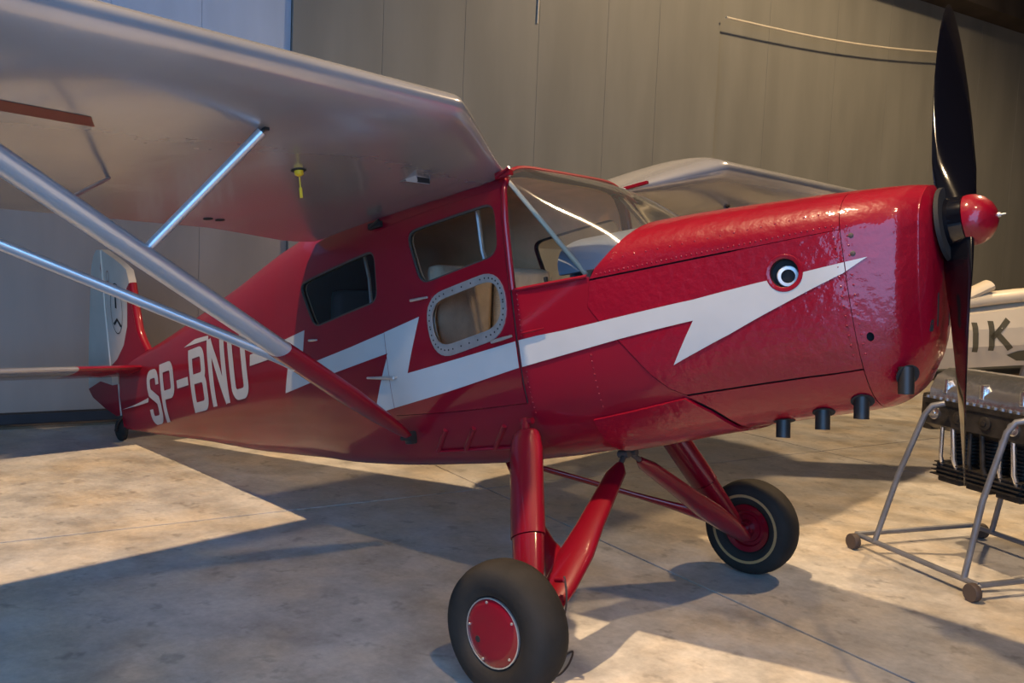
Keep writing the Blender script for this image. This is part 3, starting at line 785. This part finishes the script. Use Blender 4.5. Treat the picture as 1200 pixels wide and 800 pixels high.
# red base of the fin
for sg in (-1, 1):
    red_o = [(-6.60, .256), (-6.68, .36), (-6.735, .46), (-6.775, .70), (-6.797, .90), (-6.85, .86), (-6.865, .70), (-6.90, .52), (-7.0, .36), (-7.15, .25), (-7.29, .20), (-7.29, .10), (-7.15, .10), (-6.75, .20)]
    mb = MB(b2w); mb.face([(u, sg*.0375, w) for u, w in red_o]); mb.face([(u, sg*.0375, w) for u, w in red_o])
    bm = mb.bm; bmesh.ops.remove_doubles(bm, verts=bm.verts[:], dist=1e-4); mb.done('fin_red_base', 'red', fin, smooth=False)
    low_o = [(-7.82, .03), (-7.74, -.06), (-7.5, -.18), (-7.27, -.27), (-7.20, -.27), (-7.20, .02), (-7.30, .02), (-7.55, .08)]
    mb = MB(b2w); mb.face([(u, sg*.0325, w) for u, w in low_o]); mb.done('rudder_red_base', 'red', rud, smooth=False)
mb = MB(b2w); mb.tube([(-6.60, 0, .256), (-6.68, 0, .36), (-6.735, 0, .46), (-6.775, 0, .70), (-6.797, 0, .90)], .034, 12, True, (Vector((0, 1, 0)), 1.06)); mb.done('fin_edge', 'red', fin)
mb = MB(b2w); mb.tube([(-7.30, -.036, 1.29), (-7.305, -.04, .7), (-7.30, -.036, .18)], .008, 8); mb.done('hinge_strip', 'cream', fin)
# stork-like badge: ring, dark blade and tail shape
for nm, P_ in (('badge_ring', None), ('badge_bar', [(-7.085, .90), (-7.105, .72), (-7.075, .71), (-7.065, .89)]), ('badge_wing', [(-7.16, .585), (-7.085, .625), (-7.00, .535), (-7.03, .53), (-7.085, .595), (-7.14, .56)])):
    mb = MB(b2w)
    if P_ is None:
        c = (-7.08, .71); n = 36
        mb.loft([[(c[0]+r*.62*math.cos(2*PI*k/n), -.0385, c[1]+r*1.28*math.sin(2*PI*k/n)) for k in range(n)] for r in (.185, .177)], True, False)
    else: mb.face([(u, -.0385, w) for u, w in P_])
    mb.done(nm, 'dark', fin, smooth=False)
mb = MB(b2w); mb.loft([[(-7.20+r*.5*math.cos(2*PI*k/20), -.0385, 1.03+r*math.sin(2*PI*k/20)) for k in range(20)] for r in (.055, .047)], True, False); mb.done('badge_ring', 'mark', fin, smooth=False)
mb = MB(b2w); mb.face([(-7.33, -.032, 1.18), (-7.35, -.032, 1.13), (-7.33, -.032, 1.06), (-7.315, -.032, 1.13)]); mb.done('tail_mark', 'mark', rud, smooth=False)
# tailplane
for sg in (-1, 1):
    def sp(a, x, s):
        q = max(0, (a-1.35)/.4); f = math.sqrt(max(0, 1-q*q)); le = -6.56-.05*a; te = -7.62
        mid = -7.0; le = mid+(le-mid)*(.15+.85*f); te = mid+(te-mid)*(.15+.85*f)
        yt, _ = foil(x, .075*(.1+.9*f), 1.0); return Vector((le+(te-le)*x, sg*a, .118+.035*a+s*yt))
    X2 = [(1-math.cos(PI*k/12))/2 for k in range(13)]
    for nm, A_, m_, g_ in (('tailplane', [.62, .9, 1.2, 1.35, 1.5, 1.6, 1.68, 1.73, 1.749], 'silver', 0), ('tailplane_root', [.03, .2, .4, .62], 'red', .001)):
        mb = MB(b2w); mb.loft([[sp(a, x, 1) for x in X2[::-1]]+[sp(a, x, -1) for x in X2[1:-1]] for a in A_]); mb.done(nm, m_, plane, angle=75)
# tail wheel
tw = empty('tail_wheel', (0, 0, 0)); tw.parent = plane
zc = lambda x, y, z: Vector((x-ROOT.x, y, z))
mb = MB(lambda q: zc(*q)); mb.lathe((-7.04, -.035, .105), (0, 1, 0), [(0, .05), (.01, .085), (.02, .102), (.035, .105), (.05, .102), (.06, .085), (.07, .05)], 24); mb.done('tail_tyre', 'tyre', tw)
mb = MB(lambda q: zc(*q)); mb.tube([(-7.04, -.055, .105), (-6.98, -.055, .20), (-6.92, 0, .30)], .012, 8); mb.tube([(-7.04, .055, .105), (-6.98, .055, .20), (-6.92, 0, .30)], .012, 8); mb.lathe((-7.04, -.06, .105), (0, 1, 0), [(0, .015), (.12, .015)], 10); mb.done('tail_fork', 'black_metal', tw)

# ---- main landing gear
for sg in (-1, 1):
    f_ = lambda q: Vector((q[0], q[1]*-sg, q[2]))
    lg = empty('landing_gear', (0, 0, 0)); lg.parent = plane
    O0, O1 = Vector((-1.83, -.555, -.60)), Vector((-1.60, -.93, -1.37))
    P_ = lambda k: O0.lerp(O1, k)
    mb = MB(b2w); mb.tube([f_(P_(k)) for k in (.045, .06, .10, .16, .63)], [.036, .046, .053, .058, .058], 20, True, (FWD, 1.55)); mb.done('oleo_fairing', 'red_dark', lg, angle=50)
    mb = MB(b2w); mb.tube([f_(P_(k)) for k in (.635, .8, .97)], [.055, .052, .046], 20, True, (FWD, 1.5)); mb.done('oleo_fairing_lower', 'red_dark', lg, angle=50)
    mb = MB(b2w); mb.tube([f_(P_(-.03)), f_(P_(.07))], .022, 12); mb.lathe(f_(P_(-.02)+Vector((-.03, 0, 0))), (1, 0, 0), [(0, .016), (.075, .016)], 10); mb.done('oleo_joint', 'red_dark', lg)
    A0, A1 = Vector((-1.645, -.035, -.825)), Vector((-1.545, -.95, -1.44))
    Q = lambda k: A0.lerp(A1, k)
    mb = MB(b2w); mb.tube([f_(Q(k)) for k in (.06, .12, .45, .62, .80, .97)], [.018, .026, .034, .040, .038, .030], 20, True, (FWD, [1.3, 2.3, 2.3, 2.5, 2.4, 1.7])); mb.done('inner_strut', 'red_dark', lg, angle=50)
    mb = MB(b2w); mb.tube([f_(Q(0)), f_(Q(.08))], .014, 10); mb.lathe(f_(Q(0)+Vector((-.03, 0, .01))), (1, 0, 0), [(0, .02), (.06, .02)], 10); mb.done('strut_joint', 'castor', lg)
    R1 = Vector((-2.44, -.03, -.835)); R0 = Q(.74)
    D_ = [Q(.92), Q(.82), R0.lerp(R1, .04), R0.lerp(R1, .13), R0.lerp(R1, .24), R0.lerp(R1, .4), R1]
    mb = MB(b2w); mb.tube([f_(p) for p in D_], [.026, .029, .029, .026, .019, .015, .015], 16, True, (FWD, [1.9, 2.6, 2.8, 2.3, 1.9, 1.6, 1.5])); mb.done('drag_strut', 'red_dark', lg, angle=60)
    # wheel in world axes: upright, axle across
    wc = (-1.27, -sg*-1.097 if False else sg*1.10, .278)
    wh = empty('main_wheel', (0, 0, 0)); wh.parent = lg
    wf = lambda q: Vector((q[0]-ROOT.x, q[1], q[2]))
    yo = sg
    lg_prof = []
    R_, hw_ = .280, .098
    prof = [(-.060, .140), (-.085, .150), (-.098, .185), (-.098, .215), (-.094, .240), (-.080, .262), (-.045, .276), (0, .281), (.045, .276), (.080, .262), (.094, .240), (.098, .215), (.098, .185), (.085, .150), (.060, .140)]
    mb = MB(wf); mb.lathe(wc, (0, yo, 0), prof, 56, False); mb.done('tyre', 'tyre', lg, angle=80)
    mb = MB(wf); mb.lathe(wc, (0, yo, 0), [(.055, .142), (.082, .139), (.086, .133), (.088, .10), (.090, .06), (.090, .001)], 40); hc = mb.done('hub_cap', 'red_dark', lg, angle=40)
    mb = MB(wf); mb.lathe(wc, (0, yo, 0), [(.080, .144), (.088, .143), (.0885, .138), (.085, .1375)], 40, False); mb.done('hub_ring', 'alu', hc)
    mb = MB(wf)
    for k in range(5):
        an = 2*PI*k/5+.6; mb.lathe(Vector(wc)+Vector((0, yo*.088, 0))+Vector((math.cos(an), 0, math.sin(an)))*.125, (0, yo, 0), [(0, .006), (.004, .005), (.005, .001)], 8)
    mb.done('hub_screws', 'alu', hc, kind='stuff')
    mb = MB(wf); mb.lathe(Vector(wc)+Vector((-.075, yo*.0885, -.045)), (0, yo, 0), [(0, .014), (.002, .013), (.0025, .001)], 14); mb.done('valve_hole', 'dark', hc)
    mb = MB(wf); mb.lathe(wc, (0, -yo, 0), [(.05, .146), (.070, .140), (.065, .11), (.045, .10), (.05, .085), (.06, .08), (.06, .05), (.10, .045), (.10, .001)], 40); mb.done('brake_drum', 'red_dark', lg, angle=40)
    mb = MB(wf); mb.lathe(wc, (0, -yo, 0), [(.0965, .205), (.0995, .203), (.0995, .188), (.0945, .186)], 48, False); mb.done('tyre_band', 'tyre_ring', lg)
    mb = MB(wf); mb.lathe(wc, (0, -yo, 0), [(.04, .030), (.22, .028)], 14); mb.done('axle', 'red_dark', lg)
    bpy.data.objects.remove(wh)
mb = MB(b2w); a = Vector((-1.50, -.85, -1.25)); mb.lathe(a, (1, 0, 0), [(0, .014), (.045, .012), (.05, .006)], 10); mb.done('brake_nipple', 'red_dark', plane)
pts = [(-1.175, -.85, .46), (-1.157, -.85, .38), (-1.165, -.85, .29), (-1.20, -.86, .20), (-1.25, -.75, .06), (-1.31, -.58, .006), (-1.24, -.70, .006), (-1.205, -.81, .006), (-1.22, -.86, .006)]
def smooth_path(P, n=6):
    P = [Vector(p) for p in P]; out = []
    for i in range(len(P)-1):
        a, b, c, d = P[max(0, i-1)], P[i], P[i+1], P[min(len(P)-1, i+2)]
        for k in range(n):
            t = k/n; out.append(.5*((2*b)+(c-a)*t+(2*a-5*b+4*c-d)*t*t+(3*b-a-3*c+d)*t**3))
    return out+[P[-1]]
mb = MB(lambda q: zc(*q)); mb.tube(smooth_path(pts), .0045, 8); mb.done('brake_hose', 'castor', plane)

# ---- propeller and spinner
pr = empty('propeller', (0, 0, 0)); pr.parent = plane
PC = Vector((.030, 0, .030)); PHI = math.radians(21)
def blade(sgn):
    rad = Vector((0, math.sin(PHI), math.cos(PHI)))*sgn; tan = rad.cross(Vector((1, 0, 0)))
    rows = []
    for r, c, th, tw_ in ((.03, .15, .085, 62), (.10, .155, .078, 58), (.17, .165, .060, 52), (.25, .185, .044, 44), (.36, .195, .030, 36), (.50, .20, .024, 30), (.65, .19, .019, 25), (.78, .166, .015, 22), (.88, .136, .012, 20), (.96, .098, .009, 18), (1.01, .058, .007, 17), (1.035, .024, .004, 17), (1.042, .004, .002, 17)):
        a = math.radians(tw_); cd = tan*math.cos(a)+Vector((1, 0, 0))*math.sin(a); nd = Vector((1, 0, 0))*math.cos(a)-tan*math.sin(a)
        rows.append([PC+rad*r-tan*(.014*min(1, r/.4)*(1-r*.6))+cd*(c/2*math.cos(2*PI*k/20))+nd*(th/2*math.sin(2*PI*k/20)*(1 if math.sin(2*PI*k/20) > 0 else .55)) for k in range(20)])
    mb = MB(b2w); mb.loft(rows); return mb.done('blade', 'blade', pr, angle=60)
blade(1); blade(-1)
mb = MB(b2w); mb.lathe(PC+Vector((-.06, 0, 0)), (1, 0, 0), [(.015, .10), (.03, .103), (.10, .10), (.104, .08)], 28); mb.done('hub', 'blade', pr)
mb = MB(b2w); mb.lathe((-.010, 0, .028), (1, 0, 0), [(0, .150), (.016, .148), (.018, .12), (.018, .001)], 40); mb.done('backing_disc', 'dark', pr)
mb = MB(b2w); mb.lathe(PC+Vector((.043, 0, 0)), (1, 0, 0), [(0, .098), (.015, .100), (.04, .096), (.068, .081), (.090, .056), (.102, .03), (.106, .006)], 36); spn = mb.done('spinner', 'red_metal', pr)
mb = MB(b2w); mb.lathe(PC+Vector((.146, 0, 0)), (1, 0, 0), [(0, .010), (.012, .009), (.013, .004), (.03, .003)], 12); mb.done('spinner_bolt', 'alu', spn)

# ------------------------------------------------------------------ engine on its stand, right of the nose
A = Vector((-1.01, 2.12, 0)); DX = Vector((.875, -.484, 0)).normalized(); DY = Vector((-DX.y, DX.x, 0))
SX, SY = .985, 1.0
std = empty('engine_stand', A+DX*(SX/2)+DY*(SY/2), 'grey tubular stand on small castors carrying the bare engine', 'stand')
loc = lambda q: DX*(q[0]-SX/2)+DY*(q[1]-SY/2)+EZ*q[2]
zf = .085
for a, b in (((0, 0), (SX, 0)), ((0, SY), (SX, SY)), ((0, 0), (0, SY)), ((SX, 0), (SX, SY))):
    mb = MB(loc); mb.tube([(*a, zf), (*b, zf)], .017, 10); mb.done('base_rail', 'steel', std)
for y in (0, SY):
    for x, xt in ((.19, .45), (.88, 1.04)):
        yi = .10 if y == 0 else -.10
        mb = MB(loc); mb.tube([(x-.02 if x < .5 else x, y, zf), (x*.5+xt*.5 - .03, y+yi*.35, .55), (xt-.02, y+yi*.7, .96), (xt+.01, y+yi*.95, 1.02), (xt+.06, y+yi*1.4, 1.04)], .018, 10); mb.done('stand_leg', 'steel', std)
for x in (0, SX):
    for y in (0, SY):
        sx = -1 if x == 0 else 1
        mb = MB(loc); c = Vector((x+sx*.01+(.05 if x == 0 else 0), y-.055 if y == 0 else y+.055, .052)); mb.lathe(c-Vector((0, .022, 0)), (0, 1, 0), [(0, .015), (0, .048), (.006, .052), (.038, .052), (.044, .048), (.044, .015)], 22); cw = mb.done('castor_wheel', 'castor', std, angle=50)
        mb = MB(loc); mb.tube([(x+sx*.01+(.05 if x == 0 else 0), y, zf), (x+sx*.01+(.05 if x == 0 else 0), y+(-.05 if y == 0 else .05), .052)], .012, 8); mb.done('castor_axle', 'steel', std)
eng = empty('inline_engine', A+DX*.85+DY*.42+EZ*.55, 'bare inverted inline engine with silver crankcase on a tubular stand', 'engine')
el = lambda q: DX*q[0]+DY*q[1]+EZ*q[2]
L0, L1 = -.56, .80
def prism(mb, sec, x0, x1, bev=0):
    mb.loft([[(x, y, z) for y, z in sec] for x in (x0, x1)])
mb = MB(el); prism(mb, [(-.20, .50), (-.20, .56), (-.15, .645), (-.06, .685), (.06, .685), (.15, .645), (.20, .56), (.20, .50)], L0+.02, L1); mb.done('crankcase_cover', 'engine_alu', eng, angle=50)
mb = MB(el); prism(mb, [(-.235, .47), (-.235, .50), (.235, .50), (.235, .47)], L0, L1+.02); mb.done('case_flange', 'engine_dark', eng, smooth=False)
mb = MB(el); prism(mb, [(-.215, .34), (-.225, .47), (.225, .47), (.215, .34), (.14, .30), (-.14, .30)], L0+.01, L1); mb.done('crankcase', 'engine_dark', eng, angle=40)
for k in range(5):
    mb = MB(el); mb.box((L0+.14+k*.27, -.178, .585), (.03, .06, .09), None, .01); mb.done('case_rib', 'engine_alu', eng, smooth=False)
for k in range(7):
    mb = MB(el); mb.lathe((L0+.09+k*.19, -.212, .41), (0, -1, 0), [(0, .040), (.018, .040), (.022, .030), (.022, .016), (.030, .015)], 18); mb.done('side_cover', 'engine_dark' if k % 3 else 'engine_alu', eng, angle=40)
mb = MB(el)
for k in range(28):
    for y in (-.222, .222): mb.lathe((L0+.03+k*.05, y, .50), (0, 0, 1), [(0, .012), (.014, .012), (.016, .006)], 6)
mb.done('flange_bolts', 'steel', eng, kind='stuff')
for k in range(6):
    x = L0+.16+k*.215
    mb = MB(el); prof = [(0, .070)]
    for j in range(9): z = .02+j*.022; prof += [(z, .070), (z+.001, .098), (z+.007, .098), (z+.008, .070)]
    prof += [(.23, .075)]
    mb.lathe((x, 0, .32), (0, 0, -1), prof, 24); cy = mb.done('cylinder', 'engine_dark', eng, angle=30)
    mb = MB(el); mb.box((x, 0, .055), (.19, .30, .09), None, .012); mb.box((x, -.02, .0), (.17, .24, .05), None, .012); mb.done('cylinder_head', 'engine_dark', cy, smooth=False)
    for j in range(4):
        mb2 = MB(el); mb2.box((x, -.01, .025+j*.024), (.205, .36-.02*j, .007)); mb2.done('head_fin', 'engine_dark', cy, smooth=False)
    mb = MB(el); mb.tube([(x+.055, -.13, .06), (x+.05, -.165, .14), (x+.04, -.18, .35)], .016, 10); mb.tube([(x-.055, -.13, .06), (x-.05, -.165, .14), (x-.04, -.18, .35)], .013, 10); mb.done('pushrod_tube', 'engine_alu' if k % 2 == 0 else 'engine_dark', cy)
mb = MB(el); mb.box((L0-.05, 0, .40), (.10, .30, .24), None, .03); mb.lathe((L0-.10, 0, .42), (-1, 0, 0), [(0, .07), (.03, .07), (.04, .05)], 20); mb.done('gear_case', 'engine_dark', eng, angle=40)

# ------------------------------------------------------------------ cream sailplane body behind
GX = Vector((.75, .66, 0)).normalized(); GY = Vector((-GX.y, GX.x, 0)); GO = Vector((-1.19, 4.92, 0))+GY*.3
gl = empty('sailplane', GO, 'cream sailplane body with dark letters IK standing behind the engine', 'glider')
gf = lambda q: GX*q[0]+GY*q[1]+EZ*q[2]
def gsec(x):
    hw_ = .30; zb, zt = 1.0+.09*x, 1.55+.16*x-.03*max(0, x-.8)**2
    return [(x, -hw_*.62, zb), (x, -hw_*.95, zb+.20), (x, -hw_, zb+.36), (x, -hw_*.82, zt-.06), (x, -hw_*.45, zt), (x, hw_*.45, zt), (x, hw_*.82, zt-.06), (x, hw_, zb+.36), (x, hw_*.95, zb+.20), (x, hw_*.62, zb)]
mb = MB(gf); mb.loft([gsec(x) for x in (-1.1, -.8, -.4, .0, .4, .8, 1.4, 2.0, 2.4)]); body = mb.done('body', 'cream', gl, angle=8)
mb = MB(gf); mb.tube([(-.9, -.16, 1.22), (-.2, -.16, 1.53), (.02, -.16, 1.63), (.29, -.16, 1.775)], [.055, .055, .055, .055], 12, True, (Vector((0, 1, 0)), 2.0)); mb.done('wing_stub', 'cream', gl, angle=40)
mb = MB(gf); mb.tube([(-.9, -.12, 1.44), (-.1, -.14, 1.575), (.25, -.15, 1.645), (.55, -.14, 1.69), (1.3, -.1, 1.78)], [.065, .065, .065, .065, .06], 12, True, (Vector((0, 1, 0)), 2.0)); mb.done('root_fillet', 'cream', gl, angle=60)
def gside(x, z):
    s = gsec(x); P_ = s[:4]
    for a, b in zip(P_, P_[1:]):
        if a[2] <= z <= b[2]:
            t = (z-a[2])/(b[2]-a[2]); return (x, a[1]+(b[1]-a[1])*t-.006, z)
    return (x, -.3, z)
def gletter(strokes, x0, z0, w, h, m='gold'):
    mb = MB(gf)
    for (ax_, az, bx, bz) in strokes:
        n = 6; a = Vector((ax_*w, az*h)); b = Vector((bx*w, bz*h)); d = (b-a).normalized(); nn = Vector((-d.y, d.x))*.026
        mb.loft([[gside(x0+(a.lerp(b, k/n)+nn*s).x-.12*(a.lerp(b, k/n)).y, z0+(a.lerp(b, k/n)+nn*s).y+.12*(a.lerp(b, k/n)).x) for s in (-1, 1)] for k in range(n+1)], closed=False, cap=False)
    return mb.done('letter', m, body, smooth=False)
gletter([(0, 0, 0, 1)], .155, 1.165, .2, .27); gletter([(0, 0, 0, 1), (.0, .42, 1, 1), (.28, .58, 1.1, 0)], .30, 1.185, .16, .27)
mb = MB(gf); mb.face([gside(.46, 1.15), gside(.57, 1.10), gside(.9, 1.11), gside(.9, 1.26), gside(.55, 1.19)]); mb.done('arrow_mark', 'gold', body, smooth=False)
for x in (.85, 2.1):
    mb = MB(gf)
    for sg in (-1, 1):
        mb.tube([(x, sg*.38, 0), (x, sg*.12, 1.0+.09*x)], .025, 8)
    mb.tube([(x, -.28, .45), (x, .28, .45)], .02, 8); mb.done('trestle', 'steel', gl)
